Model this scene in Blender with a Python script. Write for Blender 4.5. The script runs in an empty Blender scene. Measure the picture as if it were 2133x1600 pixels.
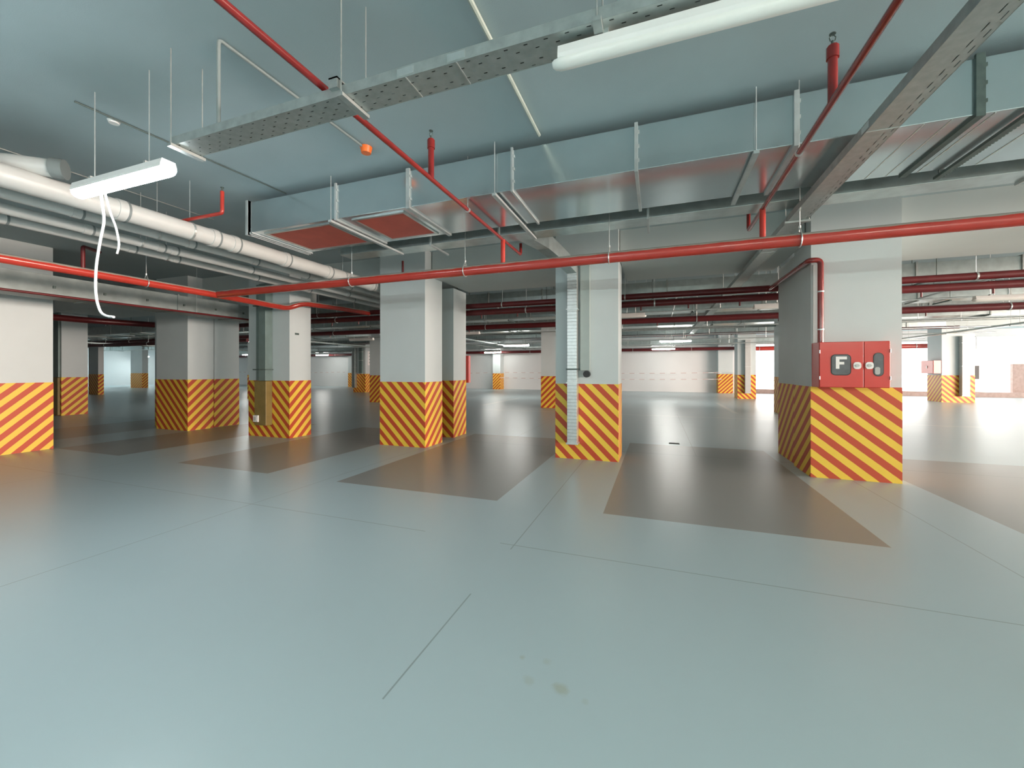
import bpy, bmesh, math, random
from mathutils import Vector, Matrix
random.seed(7)
S = bpy.context.scene
COL = S.collection
H = 1.4
CEIL = 3.6

# ------------------------------------------------------------------ materials
def new_mat(name):
    m = bpy.data.materials.new(name); m.use_nodes = True
    nt = m.node_tree; b = nt.nodes['Principled BSDF']
    return m, nt, b

def nd(nt, typ, **kw):
    n = nt.nodes.new(typ)
    for k, v in kw.items():
        setattr(n, k, v)
    return n

def math_n(nt, op, a, b=None):
    n = nt.nodes.new('ShaderNodeMath'); n.operation = op
    for i, v in enumerate((a, b)):
        if v is None: continue
        if isinstance(v, (int, float)): n.inputs[i].default_value = v
        else: nt.links.new(v, n.inputs[i])
    return n.outputs[0]

def mixc(nt, fac, c1, c2):
    n = nt.nodes.new('ShaderNodeMix'); n.data_type = 'RGBA'
    if isinstance(fac, (int, float)): n.inputs[0].default_value = fac
    else: nt.links.new(fac, n.inputs[0])
    for idx, c in ((6, c1), (7, c2)):
        if isinstance(c, tuple): n.inputs[idx].default_value = (*c[:3], 1)
        else: nt.links.new(c, n.inputs[idx])
    return n.outputs[2]

def paint(name, col, rough=0.5, metal=0.0, noise=0.0, nscale=8.0, bump=0.0, bscale=60.0, coat=0.0, dirt=None):
    m, nt, b = new_mat(name)
    b.inputs['Base Color'].default_value = (*col, 1)
    b.inputs['Roughness'].default_value = rough
    b.inputs['Metallic'].default_value = metal
    if coat: b.inputs['Coat Weight'].default_value = coat; b.inputs['Coat Roughness'].default_value = 0.15
    tc = nd(nt, 'ShaderNodeTexCoord')
    if noise > 0:
        n = nd(nt, 'ShaderNodeTexNoise'); n.inputs['Scale'].default_value = nscale; n.inputs['Detail'].default_value = 5
        nt.links.new(tc.outputs['Object'], n.inputs['Vector'])
        r = nd(nt, 'ShaderNodeMapRange'); r.inputs[1].default_value = 0.3; r.inputs[2].default_value = 0.7
        nt.links.new(n.outputs[0], r.inputs[0])
        dc = dirt or tuple(c * (1 - noise) for c in col)
        hi = tuple(min(1, c * (1 + noise * 0.3)) for c in col)
        nt.links.new(mixc(nt, r.outputs[0], dc, hi), b.inputs['Base Color'])
    if bump > 0:
        n2 = nd(nt, 'ShaderNodeTexNoise'); n2.inputs['Scale'].default_value = bscale; n2.inputs['Detail'].default_value = 4
        nt.links.new(tc.outputs['Object'], n2.inputs['Vector'])
        bp = nd(nt, 'ShaderNodeBump'); bp.inputs['Strength'].default_value = bump; bp.inputs['Distance'].default_value = 0.01
        nt.links.new(n2.outputs[0], bp.inputs['Height']); nt.links.new(bp.outputs[0], b.inputs['Normal'])
    return m

def emit(name, col, strength):
    m, nt, b = new_mat(name)
    b.inputs['Base Color'].default_value = (0.8, 0.8, 0.8, 1)
    b.inputs['Emission Color'].default_value = (*col, 1)
    b.inputs['Emission Strength'].default_value = strength
    return m

M = {}
M['wall'] = paint('wall_paint', (0.54, 0.61, 0.615), 0.6, noise=0.06, nscale=1.2, bump=0.06, bscale=90)
M['wallfar'] = paint('far_wall_paint', (0.66, 0.68, 0.68), 0.6, noise=0.05, nscale=0.4)
M['ceil'] = paint('ceiling_paint', (0.385, 0.478, 0.50), 0.75, noise=0.10, nscale=0.9, bump=0.12, bscale=120)
M['beam'] = paint('beam_paint', (0.50, 0.56, 0.55), 0.65, noise=0.07, nscale=0.8, bump=0.08)
M['galv'] = paint('galvanised_sheet', (0.56, 0.63, 0.62), 0.3, metal=0.85, noise=0.14, nscale=9)
M['galv2'] = paint('galvanised_duct_side', (0.62, 0.71, 0.73), 0.19, metal=0.88, noise=0.07, nscale=3)
M['flange'] = paint('zinc_angle_frame', (0.50, 0.55, 0.55), 0.45, metal=0.3, noise=0.12, nscale=12)
M['redmid'] = paint('dark_red_branch_paint', (0.25, 0.022, 0.02), 0.22, noise=0.15, nscale=8, coat=0.5)
M['greylong'] = paint('dull_grey_duct', (0.24, 0.29, 0.285), 0.5, metal=0.25, noise=0.25, nscale=5)
M['channel2'] = paint('light_grey_green_channel', (0.33, 0.40, 0.385), 0.5, noise=0.06, nscale=6)
M['conduitgrey'] = paint('grey_conduit', (0.22, 0.27, 0.27), 0.55, noise=0.1)
M['conduitpale'] = paint('pale_green_conduit', (0.42, 0.49, 0.44), 0.5, noise=0.1)
M['galvdull'] = paint('weathered_galvanised_steel', (0.38, 0.42, 0.41), 0.5, metal=0.6, noise=0.2, nscale=14)
M['steel'] = paint('bright_zinc_steel', (0.66, 0.70, 0.69), 0.35, metal=0.8, noise=0.1, nscale=20)
M['dark'] = paint('dark_steel', (0.10, 0.14, 0.13), 0.5, metal=0.4, noise=0.2, nscale=20)
M['red'] = paint('red_pipe_paint', (0.47, 0.035, 0.022), 0.3, noise=0.15, nscale=6, coat=0.3)
M['redcab'] = paint('red_cabinet_enamel', (0.56, 0.032, 0.02), 0.35, noise=0.06, nscale=5, coat=0.3)
M['maroon'] = paint('maroon_pipe_paint', (0.115, 0.012, 0.014), 0.35, noise=0.2, nscale=6)
M['dust'] = paint('grey_dust', (0.30, 0.29, 0.26), 0.9, noise=0.3, nscale=18)
M['pvc'] = paint('pale_grey_plastic', (0.50, 0.52, 0.505), 0.38, noise=0.06, nscale=4)
M['pvcdark'] = paint('rubber_ring_grey', (0.16, 0.19, 0.19), 0.6)
M['orange'] = paint('orange_red_primer', (0.56, 0.11, 0.075), 0.6, noise=0.12, nscale=5)
M['orangebright'] = paint('orange_plastic', (0.85, 0.16, 0.02), 0.4, noise=0.05)
M['white'] = paint('white_plastic', (0.80, 0.80, 0.78), 0.4, noise=0.03)
M['cable'] = paint('white_cable_sheath', (0.85, 0.87, 0.86), 0.45, noise=0.02)
M['black'] = paint('black_plastic', (0.02, 0.022, 0.022), 0.5, noise=0.1)
M['offlamp'] = paint('frosted_diffuser', (0.78, 0.78, 0.74), 0.35, noise=0.03)
M['kerb'] = paint('brown_kerb', (0.36, 0.27, 0.24), 0.7, noise=0.2)
M['greenduct'] = paint('grey_green_channel', (0.17, 0.24, 0.23), 0.5, metal=0.3, noise=0.12, nscale=6)
M['brownbox'] = paint('olive_painted_channel', (0.22, 0.16, 0.05), 0.5, noise=0.2, nscale=6)
M['out'] = paint('outside_white_render', (0.85, 0.85, 0.83), 0.8, noise=0.03)
M['lamp_near'] = emit('lit_tube_near', (0.92, 0.97, 1.0), 26)
M['lamp_fill'] = emit('added_fill_tube_cool', (0.84, 0.99, 1.0), 50)
M['lamp_fill2'] = emit('added_fill_tube_greenish', (0.78, 1.0, 0.88), 54)
M['lamp_far'] = emit('lit_tube_far', (1.0, 0.99, 0.93), 30)
def dusty(name, col, dust, lim=0.72):
    m = paint(name, col, 0.24, noise=0.10, nscale=6, coat=0.5)
    nt = m.node_tree; b = nt.nodes['Principled BSDF']
    src = b.inputs['Base Color'].links[0].from_socket
    g = nd(nt, 'ShaderNodeNewGeometry'); sp = nd(nt, 'ShaderNodeSeparateXYZ'); nt.links.new(g.outputs['Normal'], sp.inputs[0])
    tc = nd(nt, 'ShaderNodeTexCoord'); n = nd(nt, 'ShaderNodeTexNoise'); n.inputs['Scale'].default_value = 5; n.inputs['Detail'].default_value = 4
    nt.links.new(tc.outputs['Object'], n.inputs['Vector'])
    v = math_n(nt, 'ADD', sp.outputs[2], math_n(nt, 'MULTIPLY', math_n(nt, 'SUBTRACT', n.outputs[0], 0.5), 0.5))
    r = nd(nt, 'ShaderNodeMapRange'); r.inputs[1].default_value = lim; r.inputs[2].default_value = lim + 0.15
    nt.links.new(v, r.inputs[0])
    nt.links.new(mixc(nt, r.outputs[0], src, dust), b.inputs['Base Color'])
    return m
M['redmain'] = dusty('dusty_red_main', (0.43, 0.040, 0.026), (0.34, 0.33, 0.29), 0.42)
M['glass'] = paint('tinted_window', (0.10, 0.12, 0.13), 0.12, noise=0.2, nscale=12)
M['glassrefl'] = paint('painted_window_reflection', (0.42, 0.44, 0.42), 0.4, noise=0.1)

def mat_stripe(name, yellow, red):
    m, nt, b = new_mat(name)
    uv = nd(nt, 'ShaderNodeUVMap'); sep = nd(nt, 'ShaderNodeSeparateXYZ')
    nt.links.new(uv.outputs[0], sep.inputs[0])
    tc = nd(nt, 'ShaderNodeTexCoord')
    n = nd(nt, 'ShaderNodeTexNoise'); n.inputs['Scale'].default_value = 14; n.inputs['Detail'].default_value = 3
    nt.links.new(tc.outputs['Object'], n.inputs['Vector'])
    wob = math_n(nt, 'MULTIPLY', math_n(nt, 'SUBTRACT', n.outputs[0], 0.5), 0.03)
    fr = math_n(nt, 'FRACT', math_n(nt, 'ADD', sep.outputs[0], wob))
    msk = math_n(nt, 'LESS_THAN', fr, 0.5)
    n3 = nd(nt, 'ShaderNodeTexNoise'); n3.inputs['Scale'].default_value = 3
    nt.links.new(tc.outputs['Object'], n3.inputs['Vector'])
    y2 = mixc(nt, n3.outputs[0], yellow, tuple(c * 0.88 for c in yellow))
    c = mixc(nt, msk, y2, red)
    nt.links.new(c, b.inputs['Base Color'])
    b.inputs['Roughness'].default_value = 0.5
    return m
M['stripe'] = mat_stripe('hazard_stripes', (0.80, 0.55, 0.055), (0.46, 0.062, 0.021))

def mat_tape():
    m, nt, b = new_mat('barrier_tape_dashes')
    tc = nd(nt, 'ShaderNodeTexCoord'); sep = nd(nt, 'ShaderNodeSeparateXYZ')
    nt.links.new(tc.outputs['Object'], sep.inputs[0])
    fr = math_n(nt, 'FRACT', math_n(nt, 'MULTIPLY', sep.outputs[0], 1.6))
    msk = math_n(nt, 'LESS_THAN', fr, 0.5)
    nt.links.new(mixc(nt, msk, (0.72, 0.72, 0.71), (0.55, 0.38, 0.36)), b.inputs['Base Color'])
    b.inputs['Roughness'].default_value = 0.5
    return m
M['tape'] = mat_tape()

def mat_perf(name='perforated_tray_sheet', edge=False):
    """cable tray sheet with rows of punched slots (real holes)"""
    m, nt, b = new_mat(name)
    b.inputs['Metallic'].default_value = 0.75; b.inputs['Roughness'].default_value = 0.42
    uv = nd(nt, 'ShaderNodeUVMap'); sep = nd(nt, 'ShaderNodeSeparateXYZ')
    nt.links.new(uv.outputs[0], sep.inputs[0])
    tc = nd(nt, 'ShaderNodeTexCoord')
    n = nd(nt, 'ShaderNodeTexNoise'); n.inputs['Scale'].default_value = 22
    nt.links.new(tc.outputs['Object'], n.inputs['Vector'])
    nt.links.new(mixc(nt, n.outputs[0], (0.34, 0.39, 0.38), (0.52, 0.57, 0.56)), b.inputs['Base Color'])
    row = math_n(nt, 'MULTIPLY', sep.outputs[1], 1 / 0.034)
    rid = math_n(nt, 'FLOOR', row)
    ux = math_n(nt, 'ADD', math_n(nt, 'MULTIPLY', sep.outputs[0], 1 / 0.10), math_n(nt, 'MULTIPLY', rid, 0.5))
    a = math_n(nt, 'LESS_THAN', math_n(nt, 'FRACT', ux), 0.20)
    c = math_n(nt, 'LESS_THAN', math_n(nt, 'ABSOLUTE', math_n(nt, 'SUBTRACT', math_n(nt, 'FRACT', row), 0.5)), 0.09)
    hole = math_n(nt, 'MULTIPLY', a, c)
    if edge:
        a = math_n(nt, 'LESS_THAN', math_n(nt, 'FRACT', ux), 0.5)
        hole = math_n(nt, 'MULTIPLY', math_n(nt, 'MULTIPLY', a, c), math_n(nt, 'GREATER_THAN', sep.outputs[1], 0.10))
    nt.links.new(math_n(nt, 'SUBTRACT', 1.0, hole), b.inputs['Alpha'])
    return m
M['perf'] = mat_perf()
M['perf2'] = mat_perf('edge_slotted_tray_sheet', True)

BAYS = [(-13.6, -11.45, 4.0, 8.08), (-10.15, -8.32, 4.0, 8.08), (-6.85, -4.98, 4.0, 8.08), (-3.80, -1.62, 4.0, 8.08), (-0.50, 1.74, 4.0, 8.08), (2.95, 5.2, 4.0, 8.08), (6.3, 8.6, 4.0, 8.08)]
def mat_floor():
    m, nt, b = new_mat('epoxy_floor')
    tc = nd(nt, 'ShaderNodeTexCoord'); sep = nd(nt, 'ShaderNodeSeparateXYZ')
    nt.links.new(tc.outputs['Object'], sep.inputs[0])
    X, Y = sep.outputs[0], sep.outputs[1]
    def rect(a, b_, c, d):
        cx, hx, cy, hy = (a + b_) / 2, (b_ - a) / 2, (c + d) / 2, (d - c) / 2
        mx = math_n(nt, 'LESS_THAN', math_n(nt, 'ABSOLUTE', math_n(nt, 'SUBTRACT', X, cx)), hx)
        my = math_n(nt, 'LESS_THAN', math_n(nt, 'ABSOLUTE', math_n(nt, 'SUBTRACT', Y, cy)), hy)
        return math_n(nt, 'MULTIPLY', mx, my)
    def union(rs):
        o = None
        for r in rs:
            v = rect(*r)
            o = v if o is None else math_n(nt, 'MAXIMUM', o, v)
        return o
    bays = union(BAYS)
    w = 0.0045
    joints = union([(-1.10 - w, -1.10 + w, 1.42, 2.28), (-1.08 - w, -1.08 + w, 2.95, 6.3), (-30, -1.9, 3.03 - w, 3.03 + w), (-1.2, 9, 3.03 - w, 3.03 + w),
                    (2.33 - w, 2.33 + w, 3.0, 6.3), (-4.0 - w, -4.0 + w, 0.0, 6.3), (-30, 12, 7.18 - 0.012, 7.18 + 0.012), (-7.6 - w, -7.6 + w, 2.0, 6.2),
                    (-30, 12, 10.9 - w, 10.9 + w), (0.6 - w, 0.6 + w, 7.2, 14), (-2.8 - w, -2.8 + w, 7.2, 14)])
    lines = union([(-2.15, -2.0, 14.8, 19.5), (2.35, 2.5, 14.8, 19.5), (-6.7, -6.55, 14.8, 19.5), (-9.1, -8.95, 14.8, 19.5), (-40, 8, 13.2, 13.3)])
    # large soft mottling
    n = nd(nt, 'ShaderNodeTexNoise'); n.inputs['Scale'].default_value = 0.7; n.inputs['Detail'].default_value = 6
    nt.links.new(tc.outputs['Object'], n.inputs['Vector'])
    n2 = nd(nt, 'ShaderNodeTexNoise'); n2.inputs['Scale'].default_value = 7; n2.inputs['Detail'].default_value = 6
    nt.links.new(tc.outputs['Object'], n2.inputs['Vector'])
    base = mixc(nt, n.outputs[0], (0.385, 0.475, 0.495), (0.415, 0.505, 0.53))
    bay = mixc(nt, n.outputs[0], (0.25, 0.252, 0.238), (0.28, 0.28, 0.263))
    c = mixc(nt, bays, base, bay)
    c = mixc(nt, math_n(nt, 'MULTIPLY', joints, 0.5), c, (0.10, 0.105, 0.09))
    c = mixc(nt, math_n(nt, 'MULTIPLY', lines, 0.45), c, (0.75, 0.75, 0.72))
    # ochre stains on the floor close to the camera
    for (sx, sy, r, k) in [(-0.40, 1.73, 0.034, 0.75), (-0.545, 1.73, 0.028, 0.35), (-0.62, 1.86, 0.015, 0.6), (-0.50, 1.87, 0.022, 0.35), (-0.285, 1.70, 0.016, 0.3), (0.0, 1.2, 0.06, .18), (-.3, 1.05, .05, .15)]:
        dx = math_n(nt, 'SUBTRACT', X, sx); dy = math_n(nt, 'SUBTRACT', Y, sy)
        d2 = math_n(nt, 'SQRT', math_n(nt, 'ADD', math_n(nt, 'MULTIPLY', dx, dx), math_n(nt, 'MULTIPLY', dy, dy)))
        mr = nd(nt, 'ShaderNodeMapRange'); mr.inputs[1].default_value = r * 1.3; mr.inputs[2].default_value = r * 0.4
        n4 = nd(nt, 'ShaderNodeTexNoise'); n4.inputs['Scale'].default_value = 25
        nt.links.new(tc.outputs['Object'], n4.inputs['Vector'])
        nt.links.new(math_n(nt, 'ADD', d2, math_n(nt, 'MULTIPLY', math_n(nt, 'SUBTRACT', n4.outputs[0], 0.5), r * 1.6)), mr.inputs[0])
        c = mixc(nt, math_n(nt, 'MULTIPLY', mr.outputs[0], k * 0.55), c, (0.30, 0.27, 0.14))
    nt.links.new(c, b.inputs['Base Color'])
    rr = nd(nt, 'ShaderNodeMapRange'); rr.inputs[3].default_value = 0.285; rr.inputs[4].default_value = 0.335
    nt.links.new(n.outputs[0], rr.inputs[0]); nt.links.new(rr.outputs[0], b.inputs['Roughness'])
    b.inputs['Specular IOR Level'].default_value = 0.6
    n5 = nd(nt, 'ShaderNodeTexNoise'); n5.inputs['Scale'].default_value = 2.2; n5.inputs['Detail'].default_value = 1
    nt.links.new(tc.outputs['Object'], n5.inputs['Vector'])
    bp = nd(nt, 'ShaderNodeBump'); bp.inputs['Strength'].default_value = 0.04; bp.inputs['Distance'].default_value = 0.02
    nt.links.new(n5.outputs[0], bp.inputs['Height']); nt.links.new(bp.outputs[0], b.inputs['Normal'])
    return m
M['floor'] = mat_floor()

# ------------------------------------------------------------------ mesh helpers
def tag(o, label=None, cat=None, group=None, kind=None):
    if label: o['label'] = label
    if cat: o['category'] = cat
    if group: o['group'] = group
    if kind: o['kind'] = kind
    return o

def empty(name, loc, label, cat, group=None):
    o = bpy.data.objects.new(name, None); COL.objects.link(o)
    o.empty_display_size = 0.1; o.location = loc
    return tag(o, label, cat, group)

class MB:
    def __init__(s): s.bm = bmesh.new()
    def box(s, x0, x1, y0, y1, z0, z1, bevel=0.0):
        c = Vector(((x0 + x1) / 2, (y0 + y1) / 2, (z0 + z1) / 2))
        mt = Matrix.Translation(c) @ Matrix.Diagonal((abs(x1 - x0), abs(y1 - y0), abs(z1 - z0), 1))
        r = bmesh.ops.create_cube(s.bm, size=1.0, matrix=mt)
        if bevel > 0:
            es = set()
            for v in r['verts']: es.update(v.link_edges)
            bmesh.ops.bevel(s.bm, geom=list(es), offset=bevel, segments=2, affect='EDGES', profile=0.5)
        return s
    def cyl(s, p0, p1, r, r2=None, n=16):
        p0, p1 = Vector(p0), Vector(p1); d = p1 - p0
        q = Vector((0, 0, 1)).rotation_difference(d).to_matrix().to_4x4()
        bmesh.ops.create_cone(s.bm, cap_ends=True, segments=n, radius1=r, radius2=r if r2 is None else r2, depth=d.length,
                              matrix=Matrix.Translation((p0 + p1) / 2) @ q)
        return s
    def tube(s, pts, r, n=12, fillet=0.0, seg=6):
        pts = [Vector(p) for p in pts]
        if fillet > 0 and len(pts) > 2:
            out = [pts[0]]
            for i in range(1, len(pts) - 1):
                a, b, c = pts[i - 1], pts[i], pts[i + 1]
                f = min(fillet, (a - b).length * 0.45, (c - b).length * 0.45)
                p = b + (a - b).normalized() * f; q = b + (c - b).normalized() * f
                for k in range(seg + 1):
                    t = k / seg
                    out.append(p * (1 - t) ** 2 + b * 2 * t * (1 - t) + q * t * t)
            out.append(pts[-1]); pts = out
        rings = []; up = None
        for i, p in enumerate(pts):
            if i == 0: t = pts[1] - p
            elif i == len(pts) - 1: t = p - pts[i - 1]
            else: t = (pts[i + 1] - p).normalized() + (p - pts[i - 1]).normalized()
            t.normalize()
            if up is None:
                up = Vector((0, 0, 1)) if abs(t.z) < 0.9 else Vector((1, 0, 0))
            up = (up - t * up.dot(t)).normalized(); sd = t.cross(up)
            rings.append([s.bm.verts.new(p + (up * math.cos(2 * math.pi * k / n) + sd * math.sin(2 * math.pi * k / n)) * r) for k in range(n)])
        for a, b in zip(rings, rings[1:]):
            for k in range(n):
                s.bm.faces.new((a[k], a[(k + 1) % n], b[(k + 1) % n], b[k]))
        s.bm.faces.new(rings[0][::-1]); s.bm.faces.new(rings[-1])
        return s
    def prism(s, poly, y0, y1, axis='Y'):
        """extrude a 2D polygon; axis Y: poly is (x,z); axis X: poly is (y,z)"""
        def mk(p, t): return Vector((p[0], t, p[1])) if axis == 'Y' else (Vector((t, p[0], p[1])) if axis == 'X' else Vector((p[0], p[1], t)))
        a = [s.bm.verts.new(mk(p, y0)) for p in poly]; b = [s.bm.verts.new(mk(p, y1)) for p in poly]
        n = len(poly)
        s.bm.faces.new(a); s.bm.faces.new(b[::-1])
        for k in range(n): s.bm.faces.new((a[k], b[k], b[(k + 1) % n], a[(k + 1) % n]))
        return s
    def build(s, name, mat, parent=None, smooth=False, uvf=None):
        bmesh.ops.recalc_face_normals(s.bm, faces=s.bm.faces)
        vs = [v.co for v in s.bm.verts]
        if parent is not None:
            off = Vector(parent.matrix_world.translation) if parent.get('_w') is None else Vector(parent['_w'])
        else:
            off = Vector(((min(v.x for v in vs) + max(v.x for v in vs)) / 2, (min(v.y for v in vs) + max(v.y for v in vs)) / 2, min(v.z for v in vs)))
        if uvf:
            lay = s.bm.loops.layers.uv.new('UVMap')
            for f in s.bm.faces:
                for l in f.loops: l[lay].uv = uvf(l.vert.co, f.normal)
        for v in s.bm.verts: v.co -= off
        me = bpy.data.meshes.new(name); s.bm.to_mesh(me); s.bm.free()
        me.materials.append(M[mat] if isinstance(mat, str) else mat)
        if smooth:
            for p in me.polygons: p.use_smooth = True
            try: me.set_sharp_from_angle(angle=math.radians(40))
            except Exception: pass
        o = bpy.data.objects.new(name, me); COL.objects.link(o)
        if parent is not None:
            o.parent = parent; o.location = (0, 0, 0)
        else:
            o.location = off
        o['_w'] = tuple(off)
        return o

def E_(name, loc, label, cat, group=None):
    o = empty(name, loc, label, cat, group); o['_w'] = tuple(loc); return o

def struct(name, mb, mat, label=None, **kw):
    o = mb.build(name, mat, None, **kw); o['kind'] = 'structure'
    if label: o['label'] = label
    return o

# ------------------------------------------------------------------ room shell
XL, XR, YN, YF = -48.0, 24.0, -9.0, 28.4
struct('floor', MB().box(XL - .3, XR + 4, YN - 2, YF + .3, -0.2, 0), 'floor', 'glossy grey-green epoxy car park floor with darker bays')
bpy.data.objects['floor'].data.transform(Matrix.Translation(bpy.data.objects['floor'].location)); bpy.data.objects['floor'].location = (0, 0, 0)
struct('ceiling', MB().box(XL - .3, XR, YN, YF + .3, CEIL, CEIL + 0.3), 'ceil', 'grey-green painted concrete ceiling')
struct('wall_back', MB().box(XL - .3, 4.9, YF, YF + .3, 0, CEIL), 'wallfar', 'pale far wall of the car park')
struct('wall_left', MB().box(XL - .3, XL, YN, YF, 0, CEIL), 'wallfar', 'white end wall far to the left')
struct('trim_1', MB().box(4.9, XR, YF, YF + .3, 3.0, CEIL), 'wallfar', 'lintel over the wide bright opening at the far right')
struct('trim_2', MB().box(4.9, XR, YF - .25, YF + .1, 0, 0.26), 'kerb', 'low brown kerb under the bright opening')
struct('ground', MB().box(-5, 60, YF + .3, 60, -0.25, -0.02), 'out', 'pale paving outside the opening')
struct('wall_outside', MB().box(-5, 60, 42, 42.4, -0.2, 4.2), 'out', 'white sunlit wall outside the opening')

# beams (A-direction) between the columns
def beam(x0, x1, y0, y1, n, z=3.13):
    struct('trim_%d' % n, MB().box(x0, x1, y0, y1, z, CEIL), 'beam', 'painted concrete ceiling beam')
struct('wall_rear', MB().box(XL - .3, XR, YN - .3, YN, 0, CEIL), 'wallfar', 'plain wall behind the viewer')
k = 3
for (x0, x1) in [(-16.6, -11.95), (-10.22, -8.30), (-7.13, -4.93), (-3.93, -1.54), (-0.55, 1.89), (2.85, 9.2)]:
    beam(x0, x1, 6.5, 8.05, k); k += 1
for yy in (14.75, 21.9):
    beam(-46, 22, yy, yy + 0.5, k, 3.2); k += 1

# ------------------------------------------------------------------ columns
PER = 0.225
HS = 1.19
def stripe_uv(x0, x1, y0, y1, flip=1, a=1.0, per=PER):
    def f(co, n):
        x, y, z = co
        if abs(n.x) > abs(n.y):
            u = (x1 - (y - y0)) if n.x > 0 else (x0 + (y - y0))
        else:
            u = x if n.y < 0 else -x
        return ((u * a * flip + z) / per + 40, 0)
    return f

def column(x0, x1, y0, y1, label, group=None, flip=1, a=1.0, top=CEIL, per=PER, poly=None):
    t = E_('concrete_column', ((x0 + x1) / 2, (y0 + y1) / 2, 0), label, 'column', group)
    if poly:
        MB().prism(poly, HS, top, 'Z').build('shaft', 'wall', t)
        MB().prism(poly, 0, HS, 'Z').build('striped_base', 'stripe', t, uvf=stripe_uv(x0, x1, y0, y1, flip, a, per))
    else:
        MB().box(x0, x1, y0, y1, HS, top).build('shaft', 'wall', t)
        MB().box(x0 - .004, x1 + .004, y0 - .004, y1 + .004, 0, HS).build('striped_base', 'stripe', t, uvf=stripe_uv(x0, x1, y0, y1, flip, a, per))
    return t

G = 'striped concrete columns'
column(1.90, 2.84, 6.30, 6.98, 'large column with red fire hose cabinet on its front', G, a=0.82, per=0.215)
column(1.94, 2.84, 7.06, 7.96, 'column half directly behind the column with the red fire hose cabinet', G, top=3.12)
column(-1.54, -0.56, 6.32, 6.92, 'column with silver flexible duct running down its front', G)
column(-4.93, -3.95, 6.29, 6.90, 'pale column left of the one with the silver duct, wide yellow and red stripes', G)
column(-5.00, -4.00, 7.46, 8.04, 'rear twin column seen through a dark gap at the right of the column under the pipe hanger', G, top=3.12)
column(-8.30, -7.13, 6.22, 6.76, 'column with dark grey-green channel and white socket on its front', G)
column(-11.85, -10.22, 6.2, 6.76, 'wide stepped column between the leftmost column and the dark channelled column', G,
       poly=[(-11.85, 6.42), (-11.35, 6.42), (-11.35, 6.18), (-10.22, 6.18), (-10.22, 6.76), (-11.85, 6.76)])
column(-11.5, -10.26, 6.80, 7.42, 'narrow rear half standing against the right of the wide stepped column', G, top=3.12)
column(-11.4, -10.2, 2.75, 3.97, 'nearest column, cut by the left edge of the picture', G)
column(-18.4, -17.38, 6.95, 7.56, 'column seen between the leftmost column and the wide stepped one, with a dark pipe', G)
column(-31.4, -30.45, 13.7, 13.95, 'thin distant column at the left side of the bright end wall gap', G)
column(-40.4, -38.9, 20.2, 20.6, 'distant column right of the bright end wall gap', G)
column(-18.9, -18.0, 14.1, 15.0, 'distant column peeping out left of the dark channelled column', G, flip=-1)
column(-12.0, -11.1, 14.6, 15.5, 'distant column peeping out left of the wide yellow and red column', G, flip=-1)
column(-4.12, -3.2, 14.6, 15.5, 'shaded column standing behind the silver duct column, to its left', G, flip=-1)
column(3.72, 4.6, 14.9, 15.8, 'column sliver just left of the fire hose cabinet column', G)
column(-18.55, -17.6, 21.0, 22.0, 'distant column with silver pipe and a small sign strip', G)
column(3.76, 4.55, 22.6, 23.5, 'distant column with pale duct in front of the bright opening', G)
column(11.85, 12.95, 23.2, 24.2, 'far right column with small red cabinet and pale duct', G)
column(-24.95, -24.2, 27.6, YF, 'distant pilaster on the far wall between the dark channelled and wide striped columns', G)
column(-11.55, -10.95, 27.7, YF, 'slim pilaster on the far wall behind the gap with two lamps', G, flip=-1)
column(3.55, 4.35, 27.7, YF, 'pilaster at the right end of the far wall beside the bright opening', G, flip=-1)

# ------------------------------------------------------------------ pipes
def pipe(name, label, cat, pts, r, mat, group=None, couplings=(), hangers=(), fillet=0.0, dust=False, cmat=None, cw=0.05, rodz=CEIL, clevis=True, hmat='steel', n=16):
    p0 = Vector(pts[0])
    t = E_(name, tuple(p0), label, cat, group)
    MB().tube(pts, r, n=n, fillet=fillet).build('pipe_run', mat, t, smooth=True)
    for (c, ax) in couplings:
        c = Vector(c); d = Vector(ax).normalized() * cw
        MB().cyl(c - d, c + d, r * 1.14, n=n).build('coupling', cmat or mat, t, smooth=True)
    for h in hangers:
        c = Vector(h[:3]); ax = h[3] if len(h) > 3 else 'X'
        m = MB(); w = 0.013
        if clevis:
            pts2 = []
            for q in range(17):
                a = math.radians(-90 + 360 * q / 16)
                o = Vector((0, math.cos(a), math.sin(a))) if ax == 'X' else Vector((math.cos(a), 0, math.sin(a)))
                pts2.append(c + o * (r + 0.008))
            m.tube(pts2, 0.007, n=6)
            sd = Vector((0, 1, 0)) if ax == 'X' else Vector((1, 0, 0))
            m.tube([c + sd * (r + .008) * .9 + Vector((0, 0, r * .4)), c + Vector((0, 0, r + .06))], 0.006, n=6)
            m.tube([c - sd * (r + .008) * .9 + Vector((0, 0, r * .4)), c + Vector((0, 0, r + .06))], 0.006, n=6)
            m.cyl(c + Vector((0, 0, r + .05)), c + Vector((0, 0, r + .075)), 0.012, n=8)
        m.cyl(c + Vector((0, 0, r + .05 if clevis else r * .9)), (c.x, c.y, rodz), 0.0045, n=6)
        m.build('hanger', hmat, t)
    if dust:
        pass
    return t

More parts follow.
